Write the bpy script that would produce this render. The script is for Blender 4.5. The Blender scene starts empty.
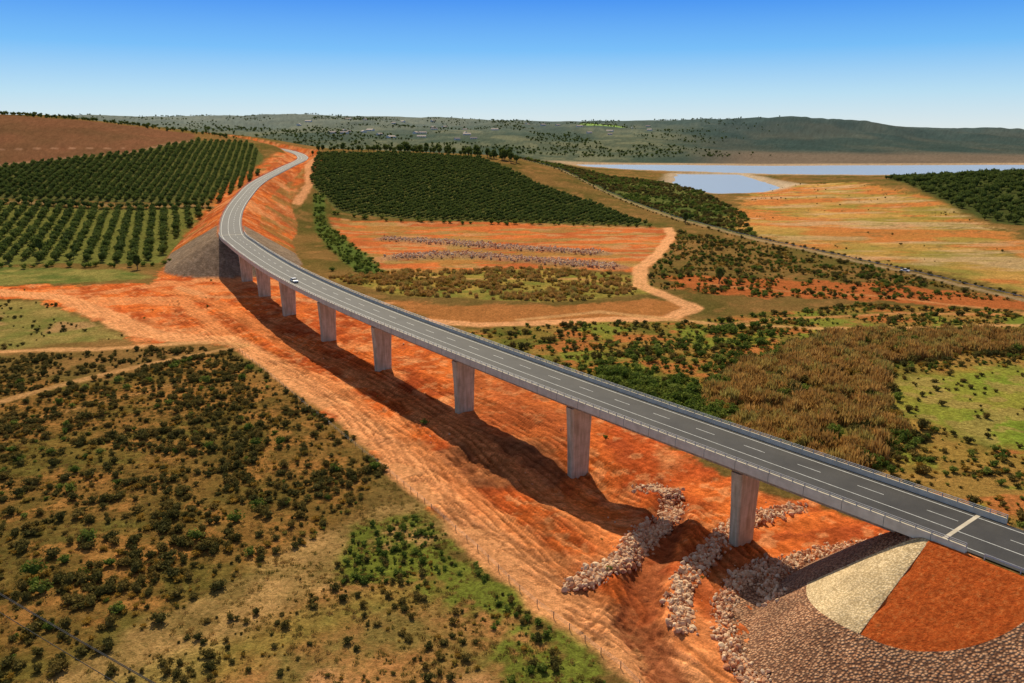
import bpy, math, numpy as np, random
import bmesh
from mathutils import Vector
rng=np.random.default_rng(7); random.seed(7)
CAMZ=68.5
C=bpy.context.scene.collection
def link(o,parent=None):
    C.objects.link(o)
    if parent is not None: o.parent=parent
    return o
# ---------------------------------------------------------------- noise
def vn(x,y,seed=0):
    xi=np.floor(x).astype(np.int64); yi=np.floor(y).astype(np.int64); fx=x-xi; fy=y-yi
    fx=fx*fx*(3-2*fx); fy=fy*fy*(3-2*fy)
    def h(a,b):
        n=(a*374761393+b*668265263+seed*974711)&0x7fffffff
        n=((n^(n>>13))*1274126177)&0x7fffffff
        return ((n^(n>>16))&0xffff)/65535.
    return (h(xi,yi)*(1-fx)+h(xi+1,yi)*fx)*(1-fy)+(h(xi,yi+1)*(1-fx)+h(xi+1,yi+1)*fx)*fy
def fbm(x,y,o=4,seed=0):
    s=0;a=1;t=0
    for k in range(o):
        s=s+a*vn(x*2**k+17.3*k,y*2**k-9.1*k,seed+k); t+=a; a*=.55
    return s/t
def sst(a,b,x):
    t=np.clip((x-a)/(b-a),0,1); return t*t*(3-2*t)
# ---------------------------------------------------------------- plan of the site (metres)
ROAD=[(130,5,16.5),(95,52,16.5),(65.4,91.4,16.5),(39.5,124,16.5),(14,156,16.5),(-12,190,16.5),(-38,225,16.5),(-61.6,259,16.5),(-84.8,296,16.5),(-104,330,16.5),(-125,370,16.5),(-146,415,16.5),(-176,506,17.5),(-193,580,22),(-208,665,27),(-218,782,33),(-233,910,38),(-269,983,44),(-330,1050,48),(-420,1110,50)]
Z=dict(
redcorr=[(-260,353),(-166,360),(-178,404),(-165,424),(-141,424),(-99,366),(-72,325),(-46,292),(-26,274),(2,223),(22,189),(32,170),(45,151),(56,140),(72,128),(75,106),(44,80),(19,80),(15,94),(7,106),(-7,128),(-23,154),(-46,190),(-74,234),(-101,262),(-119,253),(-146,281),(-197,325),(-260,329)],
redfield=[(-139,612),(-24,606),(65,588),(113,576),(105,512),(63,390),(25,404),(-64,384),(-98,468)],
redsmall=[(-53,325),(-25,315),(19,315),(58,325),(72,315),(63,292),(32,286),(-12,281),(-30,286)],
redright=[(72,384),(118,375),(177,358),(213,325),(300,300),(300,285),(200,303),(180,314),(141,325),(97,333),(78,341)],
sandpatch=[(-41,80),(-39,96),(-32,106),(-21,117),(-15,122),(-11,112),(-2,106),(6,96),(9,80)],
grassnear=[(-28,128),(-18,133),(-5,120),(7,101),(13,91),(11,80),(1,80),(-4.6,101),(-17,111),(-27,110)],
leftscrub=[(-148,220),(-114,210),(-94,248),(-56,201),(-25,154),(-31,131),(-41,111),(-54,96),(-65,80),(-220,80),(-250,220)],
leftmid=[(-300,325),(-192,322),(-160,290),(-130,262),(-163,248),(-260,240)],
grassleft=[(-300,404),(-262,404),(-198,398),(-168,375),(-232,355),(-300,355)],
golden=[(-87,375),(-46,398),(14,404),(62,381),(64,341),(20,321),(-48,333)],
greenstrip=[(-160,690),(-140,600),(-107,512),(-73,424),(-62,387),(-74,384),(-100,448),(-136,553),(-168,680)],
rscrub=[(-21,266),(18,286),(69,286),(141,316),(300,280),(300,90),(95,112),(81,131),(60,154),(34,183),(8,220)],
reeds=[(66,220),(93,248),(117,266),(174,270),(230,262),(230,250),(179,253),(113,236),(95,201),(89,176),(74,157),(58,154),(50,170),(50,197)],
brightgreen=[(20,225),(40,220),(58,210),(54,183),(42,175),(28,193),(16,205)],
greenpatch=[(102,210),(132,225),(200,223),(190,165),(114,160),(105,176),(95,190)],
orchmid=[(-218,905),(-130,945),(-37,940),(27,783),(77,700),(105,590),(36,600),(-53,610),(-140,640),(-186,733)],
lscrub2=[(0,1060),(120,1130),(220,1010),(192,660),(159,520),(118,680),(62,920)],
basin=[(306,1020),(410,1000),(395,745),(335,545),(300,424),(260,341),(223,341),(209,393),(186,448),(159,576),(219,757)],
orchL1=[(-560,570),(-366,570),(-290,565),(-215,585),(-205,495),(-188,420),(-262,410),(-450,410)],
orchL2=[(-620,590),(-375,590),(-300,590),(-213,604),(-228,740),(-262,860),(-300,950),(-345,900),(-365,775),(-438,690),(-620,690)],
brownL=[(-438,698),(-368,785),(-350,905),(-370,960),(-1000,1000),(-1000,700),(-620,698)],
rightwood=[(400,760),(360,600),(420,500),(900,560),(950,1050),(480,1050)],
lake1=[(270,1330),(365,1315),(345,1010),(280,905),(228,898),(205,1035)],
lake2=[(120,1710),(150,1520),(314,1395),(418,1310),(600,1275),(815,1320),(1900,1370),(1900,1720),(1100,1690),(700,1660),(523,1640),(336,1680)],
spoil=[(-22,160),(-10,172),(6,168),(14,158),(6,148),(-8,147)],
)
haul=[(-96,262),(-74,234),(-51,201),(-33.5,176),(-16,144),(-2,119.5),(7,105),(17,93),(28,76)]
haul2=[(-138,325),(-90,253),(-50,210),(-25.5,170),(-12.6,149),(4.6,117),(13,103)]
haul3=[(-160,350),(-120,318),(-80,262),(-45,222),(-14,180),(10,140),(22,112),(28,90),(34,70)]
loop=[(112,576),(108,540),(86,460),(66,404),(58,358),(66.5,329),(72,310),(59,291),(33,289),(-11.6,280),(-34,288)]
trk1=[(-260,345),(-223,341),(-192,331),(-151,292),(-125,266),(-95,259)]
trk2=[(-170,190),(-133,196),(-125,210),(-109,231),(-88,253)]
trk3=[(-220,243),(-163,245),(-133,248),(-104,257),(-91,254)]
trk4=[(3,289),(34,303),(75,281),(123,274),(185,280),(260,285)]
trk5=[(75,281),(100,290),(150,300),(230,296)]
trk6=[(90,360),(120,345),(160,330),(200,300)]
sand=[(-56,78),(-47,96),(-39.5,106),(-30,117),(-20,130),(-13,133)]
channel=[(31,140),(26,126),(21,112),(18,100),(20,86)]
diag=[(-60,1130),(-15,1063),(56,935),(113,711),(159,511),(186,424),(213,325),(232,240),(245,150)]
rocks1=[(10,110),(12.4,112.5),(17.7,117),(24.5,128),(30,137),(31,146),(26,149)]
rocks2=[(24.5,98),(25.5,107),(31,117),(38.7,128),(45.5,133),(54,136.5)]
row1=[(-82,512),(-38,494),(10,468),(50,452)]; row2=[(-65,437),(-29,444),(15,424),(53,404)]
fence=[(-87,245),(-44,179.5),(-15,135.5),(1.2,108.5),(12,93),(20,80)]
def spline(pts,step):
    p=np.array(pts,float); p=np.vstack([2*p[0]-p[1],p,2*p[-1]-p[-2]]); out=[]
    for i in range(1,len(p)-2):
        n=max(2,int(np.linalg.norm(p[i+1]-p[i])/step)); t=np.linspace(0,1,n,endpoint=False)[:,None]
        a,b,c,d=p[i-1:i+3]
        out.append(.5*((2*b)+(-a+c)*t+(2*a-5*b+4*c-d)*t**2+(-a+3*b-3*c+d)*t**3))
    out.append(p[-2][None]); return np.vstack(out)
PATH=spline(ROAD,2.0)
def frame(p):
    t=np.gradient(p[:,:2],axis=0); t/=np.linalg.norm(t,axis=1)[:,None]
    return t,np.stack([-t[:,1],t[:,0]],1)
TAN,NRM=frame(PATH)
def near_i(x,y): return int(np.argmin((PATH[:,0]-x)**2+(PATH[:,1]-y)**2))
IA=near_i(59.8,98.5); IB=near_i(-143,408)
def segdist(pts,x,y,zz=None):
    pts=np.asarray(pts,float); best=np.full(x.shape,1e9); bz=np.zeros(x.shape)
    for a,b in zip(pts[:-1],pts[1:]):
        dx,dy=b[0]-a[0],b[1]-a[1]; t=np.clip(((x-a[0])*dx+(y-a[1])*dy)/(dx*dx+dy*dy+1e-9),0,1)
        d=np.hypot(x-a[0]-t*dx,y-a[1]-t*dy); m=d<best; best=np.where(m,d,best)
        if zz is not None: bz=np.where(m,a[2]+t*(b[2]-a[2]),bz)
    return (best,bz) if zz is not None else best
def sd(poly,x,y,mar=30):
    p=np.array(poly,float); out=np.full(x.shape,-999.)
    k=np.where((x>p[:,0].min()-mar)&(x<p[:,0].max()+mar)&(y>p[:,1].min()-mar)&(y<p[:,1].max()+mar))[0]
    if len(k)==0: return out
    X,Y=x[k],y[k]; d=segdist(np.vstack([p,p[:1]]),X,Y); ins=np.zeros(X.shape,bool)
    for a,b in zip(p,np.roll(p,-1,axis=0)):
        c=((a[1]>Y)!=(b[1]>Y)); xx=(b[0]-a[0])*(Y-a[1])/(b[1]-a[1]+1e-12)+a[0]; ins^=c&(X<xx)
    out[k]=np.where(ins,d,-d); return out
def pathd(pts,x,y,mar=40):
    p=np.array(pts,float); out=np.full(x.shape,999.)
    k=np.where((x>p[:,0].min()-mar)&(x<p[:,0].max()+mar)&(y>p[:,1].min()-mar)&(y<p[:,1].max()+mar))[0]
    if len(k): out[k]=segdist(p,x[k],y[k])
    return out
ENDP=PATH[IA]; ENDF=TAN[IA]; ENDN=NRM[IA]
CORN=ENDP[:2]+ENDN*6.0
def terr(x,y,full=False):
    x=np.asarray(x,float).ravel(); y=np.asarray(y,float).ravel()
    R=np.interp(x,[-1500,-900,-580,-353,-250,-125,0,60,130,220],[100,94,84,62,46,41,36,24,7,0])
    ys=np.interp(x,[-230,-120],[395,590])
    t=np.clip((y-ys)/(950-ys),0,1); s=.5*t+.5*t*t*(3-2*t); s=s*(1-.75*sst(1000,1700,y))
    z=R*s*(1+.10*(fbm(x/120,y/120,3,5)-.5))
    z=z+22*np.exp(-((x-640)/230)**2-((y-870)/210)**2)
    r=x/np.maximum(y,1)
    M=np.interp(r,[-.8,-.46,-.3,0,.2,.33,.42,.55,.66,.9],[118,110,112,108,114,114,92,66,44,30])
    rt=sst(.16,.3,r)
    g=(1-rt)*(0.35*sst(1700,2600,y)+.65*sst(2400,4200,y))+rt*(.12*sst(1720,2200,y)+.88*sst(2200,3700,y))
    z=z+M*g+ g*46*(fbm(x/300,y/420,4,9)-.5)*(1-.75*sst(3400,4100,y))*sst(1700,2200,y)*1.6
    z=z+1.1*(fbm(x/25,y/25,4,3)-.5)*(1-sst(1500,2500,y))
    z=z-3.0*np.exp(-((x-16)/20)**2-((y-148)/13)**2)
    sp=np.exp(-((x+4)/12)**2-((y-160)/8)**2); z=z+sp*(2.6*(fbm(x/5,y/5,3,19)-.35)*2-.8)
    dc=pathd(channel,x,y); z=z-1.3*sst(4,1.2,dc)+.5*np.exp(-((dc-5)/1.2)**2)
    for n in('lake1','lake2'): z=z-5*sst(-14,16,sd(Z[n],x,y)+10*(fbm(x/40,y/40,3,2)-.5))
    fill=np.zeros(x.shape); cut=np.zeros(x.shape); dd=np.full(x.shape,999.)
    k=np.where((x>0)&(x<220)&(y<140))[0]
    if len(k):
        A=PATH[:IA+1:3]
        if not np.allclose(A[-1],ENDP): A=np.vstack([A,ENDP])
        d,rz=segdist(A,x[k],y[k],1)
        al=(x[k]-ENDP[0])*ENDF[0]+(y[k]-ENDP[1])*ENDF[1]; pe=(x[k]-ENDP[0])*ENDN[0]+(y[k]-ENDP[1])*ENDN[1]
        d=np.where(al>0,np.hypot(pe,np.maximum(al+1,0)*1.5),d)
        f=rz-.2-.62*np.maximum(d-7,0)
        fill[k]=np.maximum(fill[k],sst(0,.6,f-z[k])); z[k]=np.maximum(z[k],f); dd[k]=d
    k=np.where((x>-520)&(x<-60)&(y>340)&(y<1180))[0]
    if len(k):
        d,rz=segdist(PATH[IB::4],x[k],y[k],1)
        lo=rz-.2-.6*np.maximum(d-7,0); hi=rz-.2+.6*np.maximum(d-9,0)
        z0=z[k]; z1=np.minimum(np.maximum(z0,lo),hi)
        fill[k]=np.maximum(fill[k],sst(0,.6,lo-z0)); cut[k]=sst(0,.6,z0-hi); z[k]=z1; dd[k]=np.minimum(dd[k],d)
    if full: return z,fill,cut,dd
    return z
# ---------------------------------------------------------------- node helpers
def mat(name):
    m=bpy.data.materials.new(name); m.use_nodes=True; nt=m.node_tree; b=nt.nodes['Principled BSDF']; b.inputs['Roughness'].default_value=.9
    b.inputs['Specular IOR Level'].default_value=.25
    return m,nt,b
def N(nt,t,**kw):
    n=nt.nodes.new(t)
    for k,v in kw.items(): setattr(n,k,v)
    return n
def ramp(nt,src,stops):
    r=nt.nodes.new('ShaderNodeValToRGB'); e=r.color_ramp.elements
    while len(e)<len(stops): e.new(.5)
    for q,(p,c) in zip(e,stops): q.position=p; q.color=(*c,1) if len(c)==3 else c
    nt.links.new(src,r.inputs[0]); return r.outputs[0]
def mix(nt,fac,a,b,mode='MIX'):
    m=nt.nodes.new('ShaderNodeMix'); m.data_type='RGBA'; m.blend_type=mode
    for v,s in((fac,m.inputs[0]),(a,m.inputs[6]),(b,m.inputs[7])):
        if hasattr(v,'is_linked'): nt.links.new(v,s)
        elif isinstance(v,(int,float)): s.default_value=v
        else: s.default_value=(*v,1)
    return m.outputs[2]
def coord(nt): return nt.nodes.new('ShaderNodeTexCoord').outputs['Object']
def noise(nt,scale,detail=4,vec=None,rough=.55):
    n=N(nt,'ShaderNodeTexNoise'); n.inputs['Scale'].default_value=scale; n.inputs['Detail'].default_value=detail; n.inputs['Roughness'].default_value=rough
    nt.links.new(vec if vec is not None else coord(nt),n.inputs['Vector']); return n.outputs['Fac']
def bump(nt,b,h,strength,dist):
    n=N(nt,'ShaderNodeBump'); n.inputs['Strength'].default_value=strength; n.inputs['Distance'].default_value=dist
    nt.links.new(h,n.inputs['Height']); nt.links.new(n.outputs[0],b.inputs['Normal'])
def simple(name,c1,c2,scale,rough=.9,bs=.3,bd=.03,detail=5):
    m,nt,b=mat(name); f=noise(nt,scale,detail); nt.links.new(ramp(nt,f,[(.3,c1),(.7,c2)]),b.inputs['Base Color']); b.inputs['Roughness'].default_value=rough
    if bs: bump(nt,b,f,bs,bd)
    return m
# ---------------------------------------------------------------- ground sheet
rows,cols=1050,1000
yy=np.linspace(45**-.6,14000**-.6,rows)**(-1/.6)
T=np.linspace(-1,1,cols)
Y=np.repeat(yy,cols); X=np.tile(T,rows)*(60+.95*Y)
H,FILL,CUT,DR=terr(X,Y,True)
n1=fbm(X/9,Y/9,4,11); n2=fbm(X/35,Y/35,4,12); n3=fbm(X/2.2,Y/2.2,3,13); n4=fbm(X/160,Y/160,4,14)
col=np.zeros((len(X),3)); veg=np.ones(len(X))
def put(m,c):
    global col
    c=np.asarray(c,float); m=m[:,None]; col=col*(1-m)+(c if c.ndim==2 else c[None])*m
def lerp(a,b,t): t=np.clip(t,0,1)[:,None]; return np.array(a)[None]*(1-t)+np.array(b)[None]*t
put(np.ones(len(X)),lerp((.24,.135,.045),(.11,.095,.024),(n2-.3)*2.4))
put(sst(.55,.68,n1)*.6,(.34,.17,.06))
def edge(name,w=2.,amp=6.): return sst(-w,w,sd(Z[name],X,Y)+amp*(n1-.5)+amp*.5*(n3-.5))
far=sst(1500,1750,Y)
fw=fbm(X/180,Y/300,5,21)
mc=lerp((.070,.10,.072),(.16,.17,.105),(fw-.38)*4)
put(far,mc); put(far*sst(.48,.54,fbm(X/45,Y/90,4,24))*.55,(.05,.08,.06))
rat=X/np.maximum(Y,1)
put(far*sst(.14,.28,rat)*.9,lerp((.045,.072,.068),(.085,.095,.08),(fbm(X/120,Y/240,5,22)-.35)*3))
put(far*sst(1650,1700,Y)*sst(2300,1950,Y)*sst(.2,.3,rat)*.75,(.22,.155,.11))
put(far*sst(2200,4300,Y)*.45,(.10,.15,.17)); put(far*sst(.25,-.35,rat)*sst(1800,3600,Y)*.5,(.25,.28,.26))  # aerial haze painted into far ground colour, stronger with distance, paler at left
put(sst(1,.8,((X-380)/110)**2+((Y-3350)/120)**2)*.9,(.30,.46,.12))
m=edge('lscrub2'); put(m,lerp((.17,.17,.05),(.07,.10,.025),(n2-.3)*2.4))
m=edge('basin',10,30); g=fbm(X/45,Y/26,5,31)
put(m,lerp((.54,.30,.085),(.30,.23,.05),(g-.36)*3.6)); put(m*sst(.44,.54,fbm(X/60,Y/30,4,32))*.9,(.56,.19,.055)); put(m*sst(.58,.68,fbm(X/90,Y/25,4,33))*.7,(.56,.37,.20))
gl=fbm(X/50,Y/16,4,34); put(m*sst(.52,.54,gl)*sst(.57,.55,gl)*.6,(.18,.14,.05)); put(m*sst(600,380,Y)*sst(.45,.6,n2)*.8,(.26,.23,.05))
m=sst(-70,-10,sd(Z['lake2'],X,Y,120)); put(m*.9,(.52,.36,.22))
m=sst(-25,-5,sd(Z['lake1'],X,Y,90)+14*(n2-.5)); put(m,(.49,.37,.25))
m=edge('rightwood',6,12); put(m,(.07,.085,.025))
m=edge('rscrub',4,10); put(m,lerp((.34,.21,.05),(.14,.14,.028),(n1-.3)*2.6)); put(m*sst(.5,.6,n2)*.8,(.36,.20,.055)); put(m*sst(.54,.62,fbm(X/20,Y/12,4,35))*.8,(.50,.16,.05)); put(m*sst(.57,.64,fbm(X/16,Y/16,4,38))*.8,(.19,.24,.035))
m=edge('redright',3,16); put(m*.9,(.48,.13,.04))
m=edge('reeds',2,8); put(m,lerp((.38,.20,.06),(.17,.16,.035),(n1-.3)*2.5))
m=edge('greenpatch',5,12); put(m,lerp((.19,.27,.03),(.32,.27,.05),(n2-.3)*2.5)); put(m*sst(.56,.63,n1)*.6,(.40,.26,.09))
m=edge('brightgreen',4,14); put(m*.7,(.11,.18,.025))
m=edge('golden',3,8); put(m,lerp((.44,.29,.07),(.20,.20,.04),(n1-.3)*2.5))
m=edge('leftmid',3,8); put(m,lerp((.36,.25,.08),(.16,.17,.04),(n1*.5+n2*.5-.3)*2.8)); put(m*sst(.52,.6,n2)*.7,(.50,.26,.12))
m=edge('grassleft',3,8); put(m,lerp((.30,.25,.07),(.12,.15,.035),(n1-.3)*2.5))
m=edge('leftscrub',3,8); put(m,lerp((.32,.155,.045),(.14,.10,.026),(n1*.6+n2*.4-.3)*2.6)); put(m*sst(.56,.64,fbm(X/6,Y/6,4,36))*.65,(.42,.19,.055)); put(m*sst(.58,.68,fbm(X/24,Y/16,4,37))*.5,(.11,.12,.025))
m=edge('orchL1',1,2); put(m,lerp((.22,.21,.055),(.13,.15,.035),n1))
for q in('orchL2','orchmid'): m=edge(q,1,2); put(m,(.115,.12,.036))
m=edge('brownL',2,4); put(m,lerp((.25,.105,.055),(.15,.085,.04),n2))
for p_,w_ in(([(-620,702),(-438,694),(-366,780),(-347,902)],2.5),([(-620,760),(-470,755),(-380,800)],2)): m=sst(w_,w_-1,np.abs(pathd(p_,X,Y)));put(m,(.36,.19,.11))
m=edge('redfield',2,8); put(m,lerp((.64,.18,.05),(.44,.12,.04),(n2-.3)*2.4)); put(m*sst(.52,.6,fbm(X/22,Y/8,4,41))*.75,(.52,.28,.12)); put(m*sst(.54,.62,fbm(X/30,Y/12,4,42))*.6,(.28,.21,.06)); veg*=1-m
for p in(row1,row2): d=pathd(p,X,Y); H+=1.4*sst(9,3,d); put(sst(9,6,d)*.7,(.42,.25,.14))
m=edge('greenstrip',2,5); put(m,(.10,.14,.03))
m=sst(3,-1,pathd(sand,X,Y)-7+6*(n1-.5)); put(m,lerp((.50,.29,.11),(.26,.17,.055),(n1-.3)*2.5))
m=edge('sandpatch',2,6); put(m,lerp((.50,.23,.08),(.22,.155,.045),(n1*.7+n3*.3-.3)*2.8)); put(m*sst(.5,.58,n2)*.8,(.62,.30,.13))
m=edge('grassnear',2,7); put(m*sst(.38,.53,n1*.6+n3*.4),lerp((.18,.21,.03),(.12,.13,.025),n2))
m=sst(6,0,pathd([(-58,80),(-40,92),(-22,104),(-6,112)],X,Y)+10*(n1-.5)); put(m*.5,(.17,.18,.03))
def red(m):
    g=fbm(X/14+3,Y/14,4,51)
    put(m,lerp((.76,.195,.045),(.52,.105,.028),(g-.3)*2.6)); put(m*sst(.5,.64,fbm(X/6,Y/6,5,52))*.6,(.34,.07,.025)); put(m*sst(.54,.66,fbm(X/18,Y/18,5,53))*.7,(.76,.31,.12))
    put(m*sst(.58,.66,fbm(X/3.,Y/3.,4,54))*.45,(.80,.38,.16)); put(m*sst(.56,.66,fbm(X/28,Y/28,4,56))*.5,(.42,.14,.05))
m=edge('redcorr',1.5,11); red(m); veg*=1-m
RC=m.copy()
m=edge('redsmall',3,10); put(m*.75,(.52,.19,.06))
m=edge('spoil',2,7); put(m*.85,lerp((.22,.085,.04),(.38,.15,.06),(n3-.2)*1.5))
m=sst(20,13,DR-14*FILL-6*CUT)*(Y>340); m=np.maximum(m,sst(32,24,DR+10*(n1-.5))*(Y>340)*(Y<900)*sst(.3,.5,n2+.12)); m=np.maximum(m,np.maximum(CUT,FILL)*(Y>340)*(DR<50)); red(m*.95); veg*=1-m
put(m*sst(.5,.62,fbm(X/14,Y/14,4,55))*(DR>16)*.6,(.20,.17,.05))
put(np.clip(FILL,0,1)*(Y>340)*(Y<450)*sst(6,7.5,DR),lerp((.23,.165,.115),(.32,.23,.155),n3))
def track(p,w,c,s=.9):
    global veg
    d=pathd(p,X,Y)+(n1-.5)*w*.5; m=sst(w*.5+1.2,w*.5-1,d)*s; put(m,c)
    put(m*sst(.55,0,np.abs(np.abs(d)-1.1))*.4,np.array(c)*.65); veg*=1-m
track(haul3,6,(.76,.27,.09),.6); track(haul2,6,(.78,.30,.11),.75); track(haul,8,(.84,.37,.155),.85)
track(loop,7,(.78,.38,.17)); track(trk1,10,(.80,.36,.15)); track(trk2,4,(.56,.30,.12),.75); track(trk3,4,(.66,.34,.14),.85); track(trk4,4,(.60,.32,.13),.85)
track(trk5,3,(.58,.26,.10),.8); track(trk6,3,(.58,.26,.10),.8)
track([(-150,352),(-128,330),(-96,330),(-70,318),(-50,318)],4,(.76,.35,.15),.7)
track([(-60,384),(-20,372),(30,372),(60,360)],3,(.60,.30,.12),.7)
track(diag,4.5,(.36,.25,.14),.8)
track([(-240,130),(-180,150),(-120,178),(-90,215)],2.2,(.48,.25,.09),.55)
track([(-215,590),(-300,578),(-400,580),(-560,580)],5,(.32,.21,.10),.8)
track([(-171,640),(-180,720),(-200,800),(-215,890)],7,(.72,.33,.15),.9)
r_=np.random.default_rng(3); nearcone=1-sst(0,.3,FILL)*(Y<140); nearm=RC*(Y<340)*sst(8.5,12,DR)*nearcone
kk=np.where(RC*(Y<340)>.05)[0]; xs,ys_=X[kk],Y[kk]; rutc=np.zeros(len(kk)); rutb=np.zeros(len(kk))
bases=[haul,haul2,haul3,[(a[0]+14,a[1]+9) for a in haul3[2:]],[(a[0]+6,a[1]+4) for a in haul2],[(12,90),(20,104),(14,120),(2,140),(-8,160)]]
for q in range(42):
    bp=spline([(a[0],a[1],0) for a in bases[q%6]],9)[:,:2]; t_,n_=frame(bp); ph=r_.uniform(0,6.28); L_=r_.uniform(25,70); off=r_.uniform(-5.5,5.5)+r_.uniform(1,4.5)*np.sin(np.arange(len(bp))*9/L_*2+ph)
    a0=r_.integers(0,max(1,len(bp)//2)); a1_=min(len(bp),a0+r_.integers(6,24)); pp=(bp+n_*off[:,None])[a0:a1_]
    if len(pp)<3: continue
    d=pathd(pp,xs,ys_,6); e=np.abs(d-1.0); rutc=np.maximum(rutc,sst(.42,.1,e)); rutb=np.maximum(rutb,sst(.35,0,np.abs(d-1.7)))
w_=sst(8.5,12,DR[kk])*nearcone[kk]; rutc*=w_; rutb*=w_
H[kk]+=-.25*rutc+.16*rutb
c_=np.where((fbm(xs/8,ys_/8,3,63)>.5),.6,1.)[:,None]
col[kk]*=(1-.52*rutc[:,None]*c_)*(1+.22*rutb[:,None])
bd=np.array([-.6,.8]); su=X*bd[0]+Y*bd[1]; sv=X*bd[1]-Y*bd[0]+24*(n2-.5)
st=fbm(su/22,sv/1.1,3,61)
H+=nearm*((st-.5)*.35+1.1*(n1-.5)+.45*(n3-.5)); col*=(1+nearm*(st-.5)*.35)[:,None]
dch=pathd(channel,X,Y); put(sst(4.2,2.2,dch+2*(n3-.5))*.75*RC,(.24,.065,.028))
col*=(.72+.56*n3)[:,None]; col*=(.86+.28*n4)[:,None]
rc=np.hypot(X-CORN[0],Y-CORN[1]); H-=.3*sst(24.3,23,rc)*sst(.0,.5,FILL)*(DR>7)
i=(np.arange(rows-1)[:,None]*cols+np.arange(cols-1)[None]).ravel()
faces=np.stack([i,i+1,i+cols+1,i+cols],1).astype(np.int32)
def npmesh(name,v,f):
    me=bpy.data.meshes.new(name); me.vertices.add(len(v)); me.vertices.foreach_set('co',np.asarray(v,np.float32).ravel())
    k=f.shape[1]; me.loops.add(f.size); me.loops.foreach_set('vertex_index',f.astype(np.int32).ravel()); me.polygons.add(len(f))
    me.polygons.foreach_set('loop_start',np.arange(0,f.size,k,dtype=np.int32)); me.polygons.foreach_set('loop_total',np.full(len(f),k,np.int32))
    me.update(calc_edges=True); return me
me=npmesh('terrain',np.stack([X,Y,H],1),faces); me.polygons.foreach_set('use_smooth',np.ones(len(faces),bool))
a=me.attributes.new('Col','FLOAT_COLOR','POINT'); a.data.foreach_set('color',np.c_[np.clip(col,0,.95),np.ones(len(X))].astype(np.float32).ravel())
a=me.attributes.new('veg','FLOAT','POINT'); a.data.foreach_set('value',(np.clip(veg,0,1)*(1-sst(500,900,Y))).astype(np.float32))
a=me.attributes.new('wrk','FLOAT','POINT'); a.data.foreach_set('value',(np.clip(RC,0,1)).astype(np.float32))
link(bpy.data.objects.new('terrain',me))
m,nt,b=mat('earth_and_grass'); co=coord(nt)
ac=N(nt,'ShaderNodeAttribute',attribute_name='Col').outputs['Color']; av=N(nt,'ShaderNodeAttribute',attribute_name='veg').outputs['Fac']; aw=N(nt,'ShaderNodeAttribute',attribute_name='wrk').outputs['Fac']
f1=noise(nt,.9,8,co,.65); f2=noise(nt,3.5,5,co,.7)
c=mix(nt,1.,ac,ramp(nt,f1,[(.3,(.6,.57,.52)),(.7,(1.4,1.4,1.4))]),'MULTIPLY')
c=mix(nt,1.,c,ramp(nt,f2,[(.3,(.7,.7,.7)),(.7,(1.3,1.3,1.3))]),'MULTIPLY')
tf=ramp(nt,noise(nt,1.6,6,co,.7),[(.5,(0,0,0)),(.6,(1,1,1))]); mm=N(nt,'ShaderNodeMath',operation='MULTIPLY'); nt.links.new(tf,mm.inputs[0]); nt.links.new(av,mm.inputs[1])
m2=N(nt,'ShaderNodeMath',operation='MULTIPLY'); nt.links.new(mm.outputs[0],m2.inputs[0]); m2.inputs[1].default_value=.5
c=mix(nt,m2.outputs[0],c,(.085,.075,.02))
mp=N(nt,'ShaderNodeMapping',vector_type='TEXTURE'); mp.inputs['Rotation'].default_value=(0,0,math.atan2(.8,-.6)); mp.inputs['Scale'].default_value=(16,.9,1); nt.links.new(co,mp.inputs[0])
fs=noise(nt,1.,5,mp.outputs[0],.6); cs=mix(nt,.6,c,ramp(nt,fs,[(.35,(.72,.64,.58)),(.65,(1.2,1.2,1.2))]),'MULTIPLY'); c=mix(nt,aw,c,cs)
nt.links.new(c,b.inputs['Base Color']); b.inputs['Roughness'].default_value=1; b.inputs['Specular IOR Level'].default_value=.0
ad=N(nt,'ShaderNodeMath',operation='ADD'); nt.links.new(f1,ad.inputs[0]); nt.links.new(f2,ad.inputs[1]); bump(nt,b,ad.outputs[0],.7,.4)
me.materials.append(m)
# ---------------------------------------------------------------- water
m,nt,b=mat('lake_water'); b.inputs['Base Color'].default_value=(.42,.46,.47,1); b.inputs['Roughness'].default_value=.25; b.inputs['Specular IOR Level'].default_value=.5
bump(nt,b,noise(nt,.25,3),.15,.2)
me=npmesh('lake',np.array([(100,870,-2.0),(2300,870,-2.0),(2300,1900,-2.0),(100,1900,-2.0)],float),np.array([[0,1,2,3]])); me.materials.append(m); link(bpy.data.objects.new('lake',me))
# ---------------------------------------------------------------- materials
def concmat(name,c1,c2):
    m,nt,b=mat(name); co=coord(nt); mp=N(nt,'ShaderNodeMapping'); mp.inputs['Scale'].default_value=(1.6,1.6,.18); nt.links.new(co,mp.inputs[0])
    c=ramp(nt,noise(nt,.5,8,co),[(.3,c1),(.7,c2)]); c=mix(nt,.7,c,ramp(nt,noise(nt,1.,4,mp.outputs[0]),[(.35,(.62,.57,.50)),(.6,(1.1,1.1,1.1))]),'MULTIPLY')
    sx=N(nt,'ShaderNodeSeparateXYZ'); nt.links.new(co,sx.inputs[0]); wv=N(nt,'ShaderNodeMath',operation='PINGPONG'); nt.links.new(sx.outputs['Z'],wv.inputs[0]); wv.inputs[1].default_value=1.2
    c=mix(nt,1.,c,ramp(nt,wv.outputs[0],[(0,(.8,.8,.8)),(.05,(1,1,1))]),'MULTIPLY'); nt.links.new(c,b.inputs['Base Color']); b.inputs['Roughness'].default_value=.85; bump(nt,b,noise(nt,4,5,co),.15,.02); return m
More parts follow.
